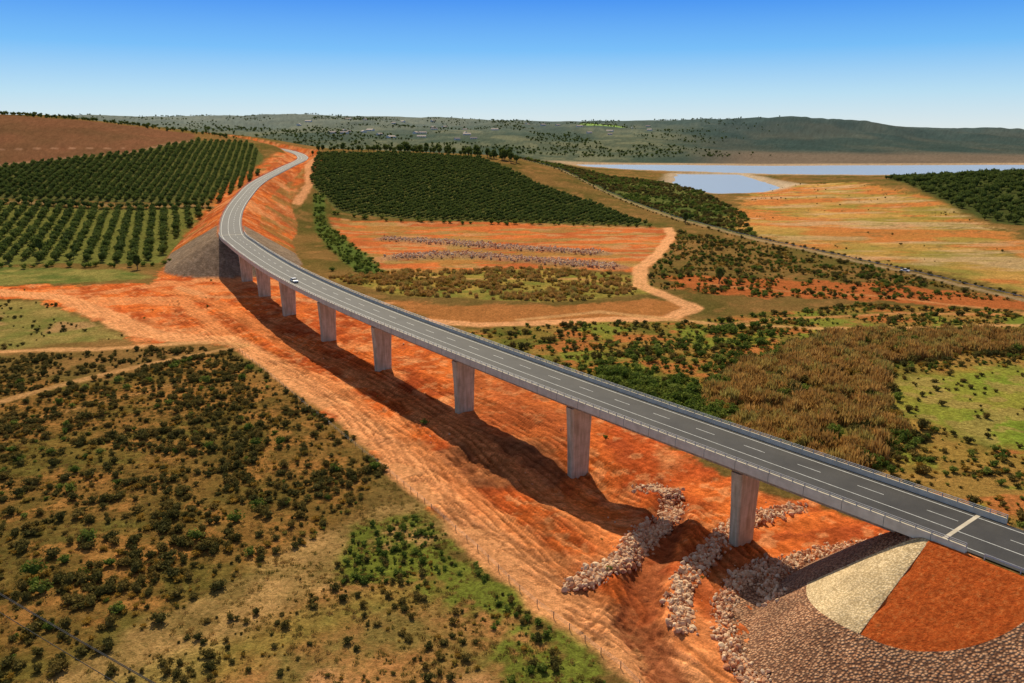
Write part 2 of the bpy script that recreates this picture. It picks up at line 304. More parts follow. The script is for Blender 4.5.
girder=concmat('girder_concrete',(.33,.265,.185),(.47,.38,.27)); concrete=concmat('concrete',(.50,.40,.25),(.66,.54,.36)); conc_light=simple('parapet_concrete',(.50,.43,.32),(.66,.58,.45),.7,.8,.1,.01,6)
m,nt,b=mat('asphalt'); f=noise(nt,.18,7); f2=noise(nt,9,3)
c=ramp(nt,f,[(.3,(.038,.036,.035)),(.7,(.066,.062,.058))]); c=mix(nt,1.,c,ramp(nt,f2,[(.3,(.8,.8,.8)),(.7,(1.2,1.2,1.2))]),'MULTIPLY'); nt.links.new(c,b.inputs['Base Color']); b.inputs['Roughness'].default_value=.7; b.inputs['Specular IOR Level'].default_value=.25; asphalt=m
paint=simple('road_paint',(.45,.45,.43),(.75,.75,.72),1.5,.6,0)
steel=simple('galvanised_steel',(.38,.38,.37),(.5,.5,.49),2,.5,0); steel.node_tree.nodes['Principled BSDF'].inputs['Metallic'].default_value=.3
# ---------------------------------------------------------------- sweep helper
def sweep(name,prof,i0,i1,mt,parent=None,closed=True,caps=True):
    idx=np.arange(i0,i1+1); prof=np.array(prof,float); k=len(prof)
    P=PATH[idx]; n=NRM[idx]
    v=np.stack([P[:,None,0]+n[:,None,0]*prof[None,:,0],P[:,None,1]+n[:,None,1]*prof[None,:,0],P[:,None,2]+prof[None,:,1]],2).reshape(-1,3)
    f=[]
    kk=k if closed else k-1
    for a in range(len(idx)-1):
        for j in range(kk):
            q=(j+1)%k; f.append((a*k+j,(a+1)*k+j,(a+1)*k+q,a*k+q))
    if closed and caps: f.append(tuple(range(k))); f.append(tuple((len(idx)-1)*k+j for j in reversed(range(k))))
    me=bpy.data.meshes.new(name); me.from_pydata(v.tolist(),[],f); me.materials.append(mt); me.update()
    return link(bpy.data.objects.new(name,me),parent)
def boxes(name,items,mt,parent=None):
    v=[];f=[]
    for cx,cy,z0,z1,tx,ty,hl,hw in items:
        o=len(v)
        for z in(z0,z1):
            for a,b2 in((-1,-1),(1,-1),(1,1),(-1,1)): v.append((cx+tx*hl*a-ty*hw*b2,cy+ty*hl*a+tx*hw*b2,z))
        f+=[(o,o+3,o+2,o+1),(o+4,o+5,o+6,o+7)]+[(o+j,o+(j+1)%4,o+4+(j+1)%4,o+4+j) for j in range(4)]
    me=bpy.data.meshes.new(name); me.from_pydata(v,[],f); me.materials.append(mt); return link(bpy.data.objects.new(name,me),parent)
# ---------------------------------------------------------------- bridge
bridge=link(bpy.data.objects.new('road_bridge',None))
draind=simple('drain_dark',(.05,.05,.05),(.08,.08,.08),2,.9,0)
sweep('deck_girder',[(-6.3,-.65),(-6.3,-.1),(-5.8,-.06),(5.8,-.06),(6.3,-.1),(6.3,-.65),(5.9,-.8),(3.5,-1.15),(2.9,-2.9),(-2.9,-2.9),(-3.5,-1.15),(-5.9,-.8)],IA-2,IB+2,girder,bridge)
for s,nm in((1,'parapet_left'),(-1,'parapet_right')):
    sweep(nm,[(s*6.42,-.75),(s*6.42,.72),(s*6.05,.76),(s*5.85,.1),(s*5.85,-.05),(s*6.303,-.05),(s*6.303,-.75)],IA-2,IB+2,conc_light,bridge)
    for h in(1.0,1.25): sweep('handrail_tube',[(s*6.18,h-.04),(s*6.26,h-.04),(s*6.26,h+.04),(s*6.18,h+.04)],IA-2,IB+2,steel,bridge)
    boxes('handrail_posts',[(PATH[j,0]+NRM[j,0]*s*6.22,PATH[j,1]+NRM[j,1]*s*6.22,PATH[j,2]+.7,PATH[j,2]+1.27,TAN[j,0],TAN[j,1],.05,.05) for j in range(IA-2,IB+2,1)],steel,bridge)
    boxes('parapet_joints',[(PATH[j,0]+NRM[j,0]*s*6.42,PATH[j,1]+NRM[j,1]*s*6.42,PATH[j,2]-.74,PATH[j,2]+.7,TAN[j,0],TAN[j,1],.025,.015) for j in range(IA,IB,3)],draind,bridge)
    boxes('drain_outlets',[(PATH[j,0]+NRM[j,0]*s*5.6,PATH[j,1]+NRM[j,1]*s*5.6,PATH[j,2]-1.1,PATH[j,2]-.7,TAN[j,0],TAN[j,1],.1,.1) for j in range(IA+2,IB,5)],draind,bridge)
PIERS=[(39.5,124),(14,156),(-12,190),(-38,225),(-61.6,259),(-84.8,296),(-104,332),(-124,368)]
for q in PIERS:
    j=near_i(*q); p=PATH[j]; t=TAN[j]; n=NRM[j]; gz=float(terr([p[0]],[p[1]])[0])-1.5; top=p[2]-3.15
    def ring(w,th,z,ch=.3):
        pts=[(-w+ch,-th),(w-ch,-th),(w,-th+ch),(w,th-ch),(w-ch,th),(-w+ch,th),(-w,th-ch),(-w,-th+ch)]
        return [(p[0]+n[0]*a+t[0]*b_,p[1]+n[1]*a+t[1]*b_,z) for a,b_ in pts]
    v=[];f=[]
    hh=top-gz
    lev=[(2.4,.95,gz),(2.5,.95,gz+hh*.3),(2.65,.98,gz+hh*.6),(2.85,1.05,gz+hh*.85),(3.0,1.1,top-.3),(3.0,1.1,top)]
    for w,th,z in lev: v+=ring(w,th,z)
    for a_ in range(len(lev)-1):
        for k in range(8): f.append((a_*8+k,a_*8+(k+1)%8,(a_+1)*8+(k+1)%8,(a_+1)*8+k))
    f.append(tuple(range(len(v)-8,len(v))))
    me=bpy.data.meshes.new('pier'); me.from_pydata(v,[],f); me.materials.append(concrete); link(bpy.data.objects.new('pier',me),bridge)
    boxes('bearings',[(p[0]+n[0]*s*1.9,p[1]+n[1]*s*1.9,top-.01,p[2]-2.88,t[0],t[1],.45,.45) for s in(-1,1)],concrete,bridge)
for j,s in((IA,-1),(IB,1)):
    p=PATH[j];t=TAN[j];n=NRM[j]
    boxes('abutment_wall',[(p[0],p[1],p[2]-7,p[2]-2.95,t[0],t[1],.9,4.6)]+[(p[0]+n[0]*k*5.2+t[0]*s*2,p[1]+n[1]*k*5.2+t[1]*s*2,p[2]-5,p[2]-1.2,t[0],t[1],3.2,.5) for k in(-1,1)],conc_light,bridge)
    boxes('expansion_joint',[(p[0]+s*t[0],p[1]+s*t[1],p[2]+.002,p[2]+.02,t[0],t[1],.28,5.8)],conc_light,bridge)
road=link(bpy.data.objects.new('highway_road',None)); E=len(PATH)-1
sweep('asphalt_surface',[(-5.84,0),(5.84,0)][::-1],2,E,asphalt,road,closed=False)
for (off,w) in((4.9,.16),(-4.9,.16)): sweep('edge_line',[(off+w/2,.006),(off-w/2,.006)],2,E,paint,road,closed=False)
sweep('centre_line',[(1.3+.08,.006),(1.3-.06,.006)],2,E,paint,road,closed=False)
def dashes(name,off,i0,i1,on,per,w=.13):
    v=[];f=[]
    for j in range(i0,i1-on,per):
        o=len(v)
        for k in range(j,j+on+1):
            for s in(1,-1): v.append((PATH[k,0]+NRM[k,0]*(off+s*w/2),PATH[k,1]+NRM[k,1]*(off+s*w/2),PATH[k,2]+.006))
        for a_ in range(on): f.append((o+2*a_,o+2*a_+2,o+2*a_+3,o+2*a_+1))
    me=bpy.data.meshes.new(name); me.from_pydata(v,[],f); me.materials.append(paint); link(bpy.data.objects.new(name,me),road)
dashes('dashed_line',-1.7,2,E,2,5)
def guard(name,pts,mt=steel,h=.75,gap=4):
    g=link(bpy.data.objects.new(name,None)); t,n=frame(pts); v=[];f=[]
    pr=[(-.03,h-.32),(.03,h-.26),(-.01,h-.16),(.03,h-.06),(-.03,h)]
    for p,nn in zip(pts,n):
        for a_,z in pr: v.append((p[0]+nn[0]*a_,p[1]+nn[1]*a_,p[2]+z))
    for i_ in range(len(pts)-1):
        for k in range(4): f.append((i_*5+k,i_*5+5+k,i_*5+6+k,i_*5+1+k))
    me=bpy.data.meshes.new('rail'); me.from_pydata(v,[],f); me.materials.append(mt); link(bpy.data.objects.new('rail',me),g)
    boxes('posts',[(pts[k,0],pts[k,1],pts[k,2]-.5,pts[k,2]+h-.05,t[k,0],t[k,1],.06,.05) for k in range(0,len(pts),max(1,int(gap/2)))],mt,g)
for s in(1,-1):
    for a_,b_ in((2,IA-2),(IB+3,E)):
        q=np.c_[PATH[a_:b_,:2]+NRM[a_:b_]*s*6.1,PATH[a_:b_,2]]; guard('guard_rail',q)
dp=spline([(x,y,0) for x,y in diag],2.5)
t,n=frame(dp); q=dp.copy(); q[:,:2]+=n*3.4; q[:,2]=terr(q[:,0],q[:,1])+.05; guard('guard_rail',q,steel,.8,5)
# ---------------------------------------------------------------- slope paving round the near abutment
def stones(name,scale,cA,cB,gap,bs,bd):
    m,nt,b=mat(name); co=coord(nt); vo=N(nt,'ShaderNodeTexVoronoi',feature='F1'); vo.inputs['Scale'].default_value=scale; nt.links.new(co,vo.inputs['Vector'])
    bw=N(nt,'ShaderNodeRGBToBW'); nt.links.new(vo.outputs['Color'],bw.inputs[0])
    c=ramp(nt,bw.outputs[0],[(.2,cA),(.8,cB)]); c=mix(nt,1.,c,ramp(nt,noise(nt,.25,5,co),[(.3,(.75,.75,.75)),(.7,(1.25,1.25,1.25))]),'MULTIPLY')
    c=mix(nt,1.,c,ramp(nt,vo.outputs['Distance'],[(.35,(1.1,1.1,1.1)),(.68,gap)]),'MULTIPLY'); nt.links.new(c,b.inputs['Base Color'])
    bump(nt,b,ramp(nt,vo.outputs['Distance'],[(.2,(1,1,1)),(.7,(0,0,0))]),bs,bd); return m
pitching=stones('stone_pitching',2.7,(.32,.145,.07),(.52,.29,.16),(.35,.3,.28),.9,.2)
pale=stones('pale_gravel_paving',3.6,(.52,.38,.20),(.72,.55,.32),(.7,.67,.62),.5,.1)
m,nt,b=mat('loose_red_fill'); co=coord(nt)
c=ramp(nt,noise(nt,1.8,8,co,.72),[(.3,(.36,.06,.016)),(.52,(.72,.145,.03)),(.72,(.86,.28,.08))]); nt.links.new(c,b.inputs['Base Color']); b.inputs['Specular IOR Level'].default_value=0; bump(nt,b,noise(nt,2.2,8,co,.75),1.,.6); redfill=m
a1,a2=math.radians(152),math.radians(214)
angs=np.concatenate([np.linspace(math.radians(96),a1,60),np.linspace(a1,a2,70)[1:],np.linspace(a2,math.radians(345),140)[1:]])
rad=np.concatenate([np.linspace(.3,14.6,46),np.linspace(14.6,24.5,36)[1:]])
AA,RR=np.meshgrid(angs,rad); px=CORN[0]+RR*np.cos(AA); py=CORN[1]+RR*np.sin(AA)
pz,fl,_,dr=terr(px.ravel(),py.ravel(),True); rough=(fbm(px.ravel()/1.5,py.ravel()/1.5,3,77)-.5)*.25*sst(7,9,dr)
na=len(angs); isred=((AA.ravel()>a2+.01)&(RR.ravel()<14.6))
pz=pz+.1+rough*np.where(isred,1.8,.5)
fs=[];ms=[]
for r_i in range(len(rad)-1):
    for q in range(na-1):
        k=r_i*na+q; ids=[k,k+1,k+na+1,k+na]
        if min(dr[ids])<6.3: continue
        am=(angs[q]+angs[q+1])/2; rm=(rad[r_i]+rad[r_i+1])/2
        fs.append(ids[::-1]); ms.append(0 if (rm>14.6 or am<a1) else (1 if am<a2 else 2))
me=bpy.data.meshes.new('slope_paving'); me.from_pydata(np.c_[px.ravel(),py.ravel(),pz].tolist(),[],fs)
for q in(pitching,pale,redfill): me.materials.append(q)
me.polygons.foreach_set('material_index',ms); me.polygons.foreach_set('use_smooth',[True]*len(fs)); link(bpy.data.objects.new('embankment_slope_paving',me))
def strip3d(name,pts,w,mt):
    pts=np.array(pts,float); z=terr(pts[:,0],pts[:,1])+.22; p=np.c_[pts,z]; t,n=frame(p); v=np.vstack([np.c_[p[:,:2]+n*w,z],np.c_[p[:,:2]-n*w,z],np.c_[p[:,:2]+n*w,z-.4],np.c_[p[:,:2]-n*w,z-.4]]);k=len(p)
    f=[(a,a+1,a+1+k,a+k) for a in range(k-1)]+[(a,a+2*k,a+1+2*k,a+1) for a in range(k-1)]+[(a+k,a+k+1,a+3*k+1,a+3*k) for a in range(k-1)]
    me=bpy.data.meshes.new(name); me.from_pydata(v.tolist(),[],f); me.materials.append(mt); link(bpy.data.objects.new(name,me))
for aa in(a1,a2): strip3d('paving_kerb',[(CORN[0]+r*math.cos(aa),CORN[1]+r*math.sin(aa)) for r in np.linspace(1.5,14.6,30)],.14,pale)
# ---------------------------------------------------------------- foliage
def leafmat(name,c1,c2,c3,tr=.25):
    m,nt,b=mat(name); oi=N(nt,'ShaderNodeObjectInfo').outputs['Random']; co=coord(nt)
    base=ramp(nt,oi,[(0,c1),(.5,c2),(1,c3)]); f=noise(nt,1.7,3,co)
    c=mix(nt,1.,base,ramp(nt,f,[(.3,(.6,.6,.6)),(.7,(1.5,1.5,1.5))]),'MULTIPLY'); nt.links.new(c,b.inputs['Base Color']); b.inputs['Specular IOR Level'].default_value=.1
    tn=N(nt,'ShaderNodeBsdfTranslucent'); nt.links.new(c,tn.inputs[0]); ms=N(nt,'ShaderNodeMixShader'); ms.inputs[0].default_value=tr
    nt.links.new(b.outputs[0],ms.inputs[1]); nt.links.new(tn.outputs[0],ms.inputs[2]); nt.links.new(ms.outputs[0],nt.nodes['Material Output'].inputs['Surface']); return m
bark=simple('bark',(.09,.06,.04),(.15,.11,.08),4,.95,.3)
def foliage(name,mt,nleaf,size,shape,seed,trunk=0,clumps=9,core=.5):
    r=np.random.default_rng(seed); v=[];f=[];mi=[]
    H0=trunk; cc=[]
    for k in range(clumps):
        d=r.normal(size=3); d/=np.linalg.norm(d); d[2]=abs(d[2])*1.0-.15
        cc.append((d*r.uniform(.35,.8),r.uniform(.28,.48)))
    for k in range(nleaf):
        c,rr=cc[r.integers(clumps)]; d=r.normal(size=3); d/=np.linalg.norm(d); p=(c+d*rr*r.uniform(.5,1.1))*np.array(shape); p[2]=max(p[2]+shape[2]*.75,.02)+H0
        a=r.normal(size=3); a/=np.linalg.norm(a); b_=np.cross(d+.4*r.normal(size=3),a); b_/=np.linalg.norm(b_)+1e-6; s=size*r.uniform(.6,1.3)
        o=len(v); v+=[tuple(p-a*s-b_*s*.6),tuple(p+a*s-b_*s*.5),tuple(p+b_*s)]; f.append((o,o+1,o+2)); mi.append(0)
    bm=bmesh.new(); bmesh.ops.create_icosphere(bm,subdivisions=2,radius=core)
    o=len(v)
    for q in bm.verts:
        nn=.75+.5*r.random(); v.append((q.co.x*shape[0]*nn,q.co.y*shape[1]*nn,max(q.co.z*shape[2]*nn+shape[2]*.65,0)+H0))
    bm.verts.index_update()
    for q in bm.faces: f.append(tuple(o+w.index for w in q.verts)); mi.append(0)
    bm.free()
    if trunk>0:
        segs=[((0,0,-.3),(r.normal()*.05,r.normal()*.05,trunk+shape[2]*.5),.05*(trunk+shape[2]),.03*(trunk+shape[2]))]
        for k in range(4):
            aa=r.uniform(0,6.28); segs.append(((0,0,trunk*.8),(math.cos(aa)*shape[0]*.6,math.sin(aa)*shape[1]*.6,trunk+shape[2]*r.uniform(.6,1.1)),.028*(trunk+shape[2]),.008*(trunk+shape[2])))
        for p0,p1,r0,r1 in segs:
            o=len(v)
            for p,rr in((p0,r0),(p1,r1)):
                for k in range(6): v.append((p[0]+rr*math.cos(k*1.047),p[1]+rr*math.sin(k*1.047),p[2]))
            for k in range(6): f.append((o+k,o+(k+1)%6,o+6+(k+1)%6,o+6+k)); mi.append(1)
    me=bpy.data.meshes.new(name); me.from_pydata(v,[],f); me.materials.append(mt); me.materials.append(bark); me.polygons.foreach_set('material_index',mi); return me
def variants(cname,meshes):
    c=bpy.data.collections.new(cname)
    for q in meshes: c.objects.link(bpy.data.objects.new(q.name,q))
    return c
def scatter(name,pts,sc,colx,rotxy=None):
    n=len(pts); me=bpy.data.meshes.new(name); me.vertices.add(n); me.vertices.foreach_set('co',np.asarray(pts,np.float32).ravel())
    sc=np.asarray(sc,float); sc=np.c_[sc*rng.uniform(.85,1.2,n),sc*rng.uniform(.85,1.2,n),sc*rng.uniform(.75,1.15,n)]
    a=me.attributes.new('scl','FLOAT_VECTOR','POINT'); a.data.foreach_set('vector',sc.astype(np.float32).ravel())
    ro=np.c_[np.zeros(n),np.zeros(n),rng.uniform(0,6.28,n)] if rotxy is None else rotxy
    a=me.attributes.new('rot','FLOAT_VECTOR','POINT'); a.data.foreach_set('vector',ro.astype(np.float32).ravel())
    a=me.attributes.new('idx','INT','POINT'); a.data.foreach_set('value',rng.integers(0,len(colx.objects),n).astype(np.int32))
    o=link(bpy.data.objects.new(name,me)); ng=bpy.data.node_groups.new(name+'_nodes','GeometryNodeTree')
    ng.interface.new_socket('Geometry',in_out='INPUT',socket_type='NodeSocketGeometry'); ng.interface.new_socket('Geometry',in_out='OUTPUT',socket_type='NodeSocketGeometry')
    gi=ng.nodes.new('NodeGroupInput'); go=ng.nodes.new('NodeGroupOutput'); ip=ng.nodes.new('GeometryNodeInstanceOnPoints'); ci=ng.nodes.new('GeometryNodeCollectionInfo')
    ci.inputs[0].default_value=colx; ci.inputs['Separate Children'].default_value=True; ci.inputs['Reset Children'].default_value=True
    def na_(nm,t): q=ng.nodes.new('GeometryNodeInputNamedAttribute'); q.data_type=t; q.inputs[0].default_value=nm; return next(s for s in q.outputs if s.enabled and s.name=='Attribute')
    L=ng.links.new; L(gi.outputs[0],ip.inputs['Points']); L(ci.outputs[0],ip.inputs['Instance']); ip.inputs['Pick Instance'].default_value=True
    L(na_('idx','INT'),ip.inputs['Instance Index']); L(na_('scl','FLOAT_VECTOR'),ip.inputs['Scale'])
    e=ng.nodes.new('FunctionNodeEulerToRotation'); L(na_('rot','FLOAT_VECTOR'),e.inputs[0]); L(e.outputs[0],ip.inputs['Rotation']); L(ip.outputs[0],go.inputs[0])
    md=o.modifiers.new('instances','NODES'); md.node_group=ng; return o
olive=leafmat('shrub_leaves',(.085,.08,.02),(.155,.125,.03),(.23,.155,.036),.3)
greenl=leafmat('green_leaves',(.09,.135,.02),(.15,.20,.03),(.22,.25,.045),.35)
darkl=leafmat('orchard_leaves',(.075,.105,.024),(.105,.14,.028),(.14,.17,.036),.35)
reedm=leafmat('reed_leaves',(.32,.18,.05),(.48,.27,.08),(.34,.28,.075),.35)
goldl=leafmat('yellow_shrub_leaves',(.30,.19,.03),(.42,.24,.035),(.21,.18,.035),.3)
V_ol=variants('shrub_kinds',[foliage('shrub',olive,210,.13,(1,1,.75),s) for s in range(5)])
V_gr=variants('green_shrub_kinds',[foliage('green_shrub',greenl,210,.13,(1,1,.8),s+10) for s in range(4)])
V_go=variants('yellow_shrub_kinds',[foliage('yellow_shrub',goldl,180,.12,(1,1,.65),s+20) for s in range(3)])
V_or=variants('orchard_tree_kinds',[foliage('orchard_tree',darkl,200,.22,(1.35,1.35,1.35),s+30,.3) for s in range(4)])
V_tr=variants('tree_kinds',[foliage('tall_tree',darkl,460,.19,(1.3,1.3,1.7),s+40,.8,13) for s in range(3)])
def reed(seed,mt,n,hs,wd):
    r=np.random.default_rng(seed); v=[];f=[]
    for k in range(n):
        a=r.uniform(0,6.28); q=r.random()**.5; x,y=q*math.cos(a),q*math.sin(a); h=r.uniform(.5,1)*hs*(1.1-.35*q); dx,dy=r.normal(size=2)*.22; w=wd; b_=r.uniform(0,6.28); wx,wy=w*math.cos(b_),w*math.sin(b_)
        o=len(v); v+=[(x-wx,y-wy,-.1),(x+wx,y+wy,-.1),(x+dx*.5+wx*1.6,y+dy*.5+wy*1.6,h*.75),(x+dx*.5-wx*1.6,y+dy*.5-wy*1.6,h*.75),(x+dx,y+dy,h)]
        f+=[(o,o+1,o+2,o+3),(o+3,o+2,o+4)]
    me=bpy.data.meshes.new('reed_clump'); me.from_pydata(v,[],f); me.materials.append(mt); return me
V_re=variants('reed_kinds',[reed(s,reedm,80,1.9,.05) for s in range(3)])
tuftm=leafmat('dry_grass',(.36,.22,.07),(.22,.18,.04),(.44,.26,.08),.25)
V_tu=variants('tuft_kinds',[reed(s+5,tuftm,30,1.0,.06) for s in range(3)])
def sample(poly,n,dens=None,marg=0,maxtry=6):
    p=np.array(poly,float); k=n*maxtry; x=rng.uniform(p[:,0].min(),p[:,0].max(),k); y=rng.uniform(p[:,1].min(),p[:,1].max(),k)
    ok=sd(poly,x,y)>marg
    if dens is not None: ok&=rng.random(k)<dens(x,y)
    for t,w in((haul,5),(haul2,4),(loop,4.5),(trk1,5.5),(trk2,2.5),(trk3,2.5),(trk4,2.6),(trk5,2.2),(trk6,2.2),(diag,4)): ok&=pathd(t,x,y)>w
    d=segdist(PATH[::6],x,y); ok&=d>9
    x=x[ok][:n]; y=y[ok][:n]; return x,y
def put_scatter(name,x,y,s,V,zoff=-.05):
    z=terr(x,y); scatter(name,np.c_[x,y,z+zoff],np.asarray(s),V)
def sz(n,a,b,p=2): return a+(b-a)*rng.random(n)**p
cl=lambda x,y:np.clip((fbm(x/9,y/9,3,81)-.34)*4,.06,1)
cl2=lambda x,y:np.clip((fbm(x/12,y/12,3,82)-.36)*4,.2,1)
x,y=sample(Z['leftscrub'],6400,cl2); put_scatter('shrub_field',x,y,sz(len(x),.4,1.45,1.7),V_ol)
x,y=sample(Z['leftscrub'],2000,cl); put_scatter('yellow_shrub_field',x,y,sz(len(x),.3,1.0,1.5),V_go)
x,y=sample(Z['leftscrub'],330); put_scatter('green_shrub_field',x,y,sz(len(x),.4,1.7,2),V_gr)
near=[(-150,210),(-60,210),(-25,150),(-10,128),(12,92),(14,78),(-110,78)]
x,y=sample(near,10000,lambda x,y:np.clip((fbm(x/5,y/5,3,92)-.3)*3,.05,1)); put_scatter('grass_tufts',x,y,sz(len(x),.15,.5,1.5),V_tu)
x,y=sample(Z['grassnear'],300,cl); put_scatter('green_shrub_verge',x,y,sz(len(x),.2,.9,2),V_gr)
x,y=sample(Z['sandpatch'],160,cl); put_scatter('yellow_shrub_verge',x,y,sz(len(x),.2,.6,2),V_go)
x,y=sample([(-60,80),(-25,128),(-6,128),(14,90),(14,80)],300,cl); put_scatter('shrub_verge',x,y,sz(len(x),.2,1.,2),V_ol)
x,y=sample(Z['leftmid'],300,cl); put_scatter('shrub_meadow',x,y,sz(len(x),.4,1.3),V_ol)
band=[(-260,240),(-163,238),(-104,250),(-88,246),(-114,212),(-148,222),(-260,222)]
x,y=sample(band,600,cl2); put_scatter('shrub_band',x,y,sz(len(x),.5,1.4),V_ol)
x,y=sample(Z['rscrub'],9000,cl2); k=sd(Z['greenpatch'],x,y)<-2; k&=sd(Z['reeds'],x,y)<0; k&=sd(Z['redcorr'],x,y)<0; x,y=x[k],y[k]; h=len(x)//3
put_scatter('shrub_valley',x[:h],y[:h],sz(h,.4,1.7),V_ol); put_scatter('yellow_shrub_valley',x[h:2*h],y[h:2*h],sz(h,.35,1.3),V_go); put_scatter('green_shrub_valley',x[2*h:],y[2*h:],sz(len(x)-2*h,.35,1.4),V_gr)
x,y=sample(Z['brightgreen'],300,cl); put_scatter('riverside_bushes',x,y,sz(len(x),1,2.6),V_gr)
x,y=sample([(20,225),(75,290),(100,285),(80,220)],200,cl); put_scatter('riverside_bushes',x,y,sz(len(x),.8,2.2),V_gr)
rd=lambda x,y:np.clip((fbm(x/8,y/8,4,83)-.38)*6,.05,1)
x,y=sample(Z['reeds'],2600,rd,-3); put_scatter('reed_bed',x,y,sz(len(x),.8,2.4,1.5),V_re)
x,y=sample(Z['reeds'],520,cl,-5); put_scatter('reed_bed_shrubs',x,y,sz(len(x),.7,2.,1.5),V_go)
x,y=sample(Z['reeds'],340,cl2,-8); put_scatter('reed_bed_bushes',x,y,sz(len(x),.7,2.4,1.5),V_ol)
x,y=sample(Z['reeds'],260,lambda x,y:np.clip((fbm(x/12,y/12,3,87)-.48)*8,0,1),-8); put_scatter('reed_bed_greens',x,y,sz(len(x),.7,2.2,1.5),V_gr)
x,y=sample(Z['greenpatch'],200,cl); put_scatter('shrub_pasture',x,y,sz(len(x),.4,1.2),V_ol)
x,y=sample(Z['golden'],1500,cl); h=len(x)//2; put_scatter('reed_grass',x[:h],y[:h],sz(h,.8,1.5),V_re); put_scatter('yellow_shrub_grass',x[h:],y[h:],sz(len(x)-h,.6,1.6),V_go)
x,y=sample(Z['greenstrip'],330); put_scatter('green_shrub_hedge',x,y,sz(len(x),1,2.2),V_gr)
mid=[(64,341),(62,381),(105,512),(112,560),(150,500),(178,424),(205,325),(141,325),(97,333)]
x,y=sample(mid,1900,cl); h=len(x)//3; put_scatter('shrub_slope',x[:h],y[:h],sz(h,.6,2),V_ol); put_scatter('yellow_shrub_slope',x[h:2*h],y[h:2*h],sz(h,.6,1.6),V_go); put_scatter('green_shrub_slope',x[2*h:],y[2*h:],sz(len(x)-2*h,.6,1.8),V_gr)
x,y=sample(Z['lscrub2'],2300,lambda x,y:np.clip((fbm(x/30,y/30,3,84)-.36)*4,.04,1)); put_scatter('bush_plain',x,y,sz(len(x),1.,2.8),V_ol)
x,y=sample(Z['lscrub2'],700,lambda x,y:np.clip((fbm(x/30,y/30,3,85)-.4)*5,.02,1)); put_scatter('green_bush_plain',x,y,sz(len(x),1.5,3.3),V_gr)
x,y=sample(Z['rightwood'],4200); put_scatter('woodland',x,y,sz(len(x),1.6,3.,1),V_or)
x,y=sample(Z['basin'],160,lambda x,y:np.clip((fbm(x/50,y/30,3,86)-.55)*9,.0,1)); put_scatter('basin_shrubs',x,y,sz(len(x),.4,1.2),V_ol)
def orchard(name,poly,ang,row,gap,s0,s1,V,marg=3,miss=.04):
    p=np.array(poly,float); c=p.mean(0); R=np.hypot(*(p-c).T).max()+10
    a,b_=np.meshgrid(np.arange(-R,R,row),np.arange(-R,R,gap)); a=a.ravel()+rng.normal(size=a.size)*.3; b_=b_.ravel()+rng.normal(size=b_.size)*.35
    ca,sa=math.cos(ang),math.sin(ang); x=c[0]+a*ca-b_*sa; y=c[1]+a*sa+b_*ca
    ok=(sd(poly,x,y)>marg)&(rng.random(len(x))>miss); _,fl,ct,dr=terr(x,y,True); ok&=(ct<.2)&(fl<.2)&(dr>14)
    x,y=x[ok],y[ok]; put_scatter(name,x,y,sz(len(x),s0,s1,1),V)
orchard('orchard_trees',Z['orchL1'],math.radians(22),7.5,5.2,1.5,2.3,V_or)
orchard('orchard_trees',Z['orchL2'],math.radians(15),6.0,3.4,1.25,1.85,V_or)
orchard('orchard_trees',Z['orchmid'],math.radians(-28),6.0,3.0,1.15,1.75,V_or)
def rowtrees(name,pts,gap,s0,s1,V,jit=1.5):
    q=spline([(a,b_,0) for a,b_ in pts],gap); x=q[:,0]+rng.normal(size=len(q))*jit; y=q[:,1]+rng.normal(size=len(q))*jit; put_scatter(name,x,y,sz(len(x),s0,s1,1),V)
rowtrees('windbreak_trees',[(-225,925),(-130,955),(-36,950)],6,1.6,2.8,V_tr)
rowtrees('windbreak_trees',[(-150,965),(-90,975),(-30,955),(5,905)],4.5,2.0,4.0,V_tr,4)
rowtrees('hedge_trees',[(-560,576),(-366,575),(-290,571),(-222,588)],4,1.6,2.4,V_or,.6)
rowtrees('hedge_trees',[(-330,402),(-262,402),(-195,408),(-180,420)],5,1.3,2.6,V_gr,2)
rowtrees('hedge_trees',[(-150,630),(-53,602),(36,592),(100,582)],8,1.6,3.2,V_gr,2)
rowtrees('verge_shrubs',[(x_+6,y_) for x_,y_ in diag[1:7]],4,.7,1.6,V_ol,.8)
rowtrees('verge_shrubs',[(x_-6,y_) for x_,y_ in diag[1:7]],6,.6,1.5,V_ol,.9)
x=rng.uniform(-1100,-330,420); y=rng.uniform(955,1010,420); put_scatter('ridge_trees',x,y,sz(420,.8,2.2,1),V_or)
k=9000; yy_=rng.uniform(1900,4100,k); xx_=rng.uniform(-.6,.34,k)*yy_; ok=fbm(xx_/150,yy_/200,4,88)>.52; ok&=rng.random(k)>sst(.15,.34,xx_/yy_); put_scatter('distant_trees',xx_[ok],yy_[ok],sz(ok.sum(),1.4,3.4,1.5),V_or)
for (x_,y_,s_) in[(-50,131,1.6),(-76,113,1.9),(-72,108,1.6),(-262,440,2.4),(-21,180,1.2),(-90,395,1.9),(95,360,2.3),(-190,400,2.2),(130,600,2.5)]:
    o=bpy.data.objects.new('tree',V_tr.objects[0].data if s_>2.1 else V_gr.objects[0].data); link(o); o.location=(x_,y_,float(terr([x_],[y_])[0])-.1); o.scale=(s_,)*3
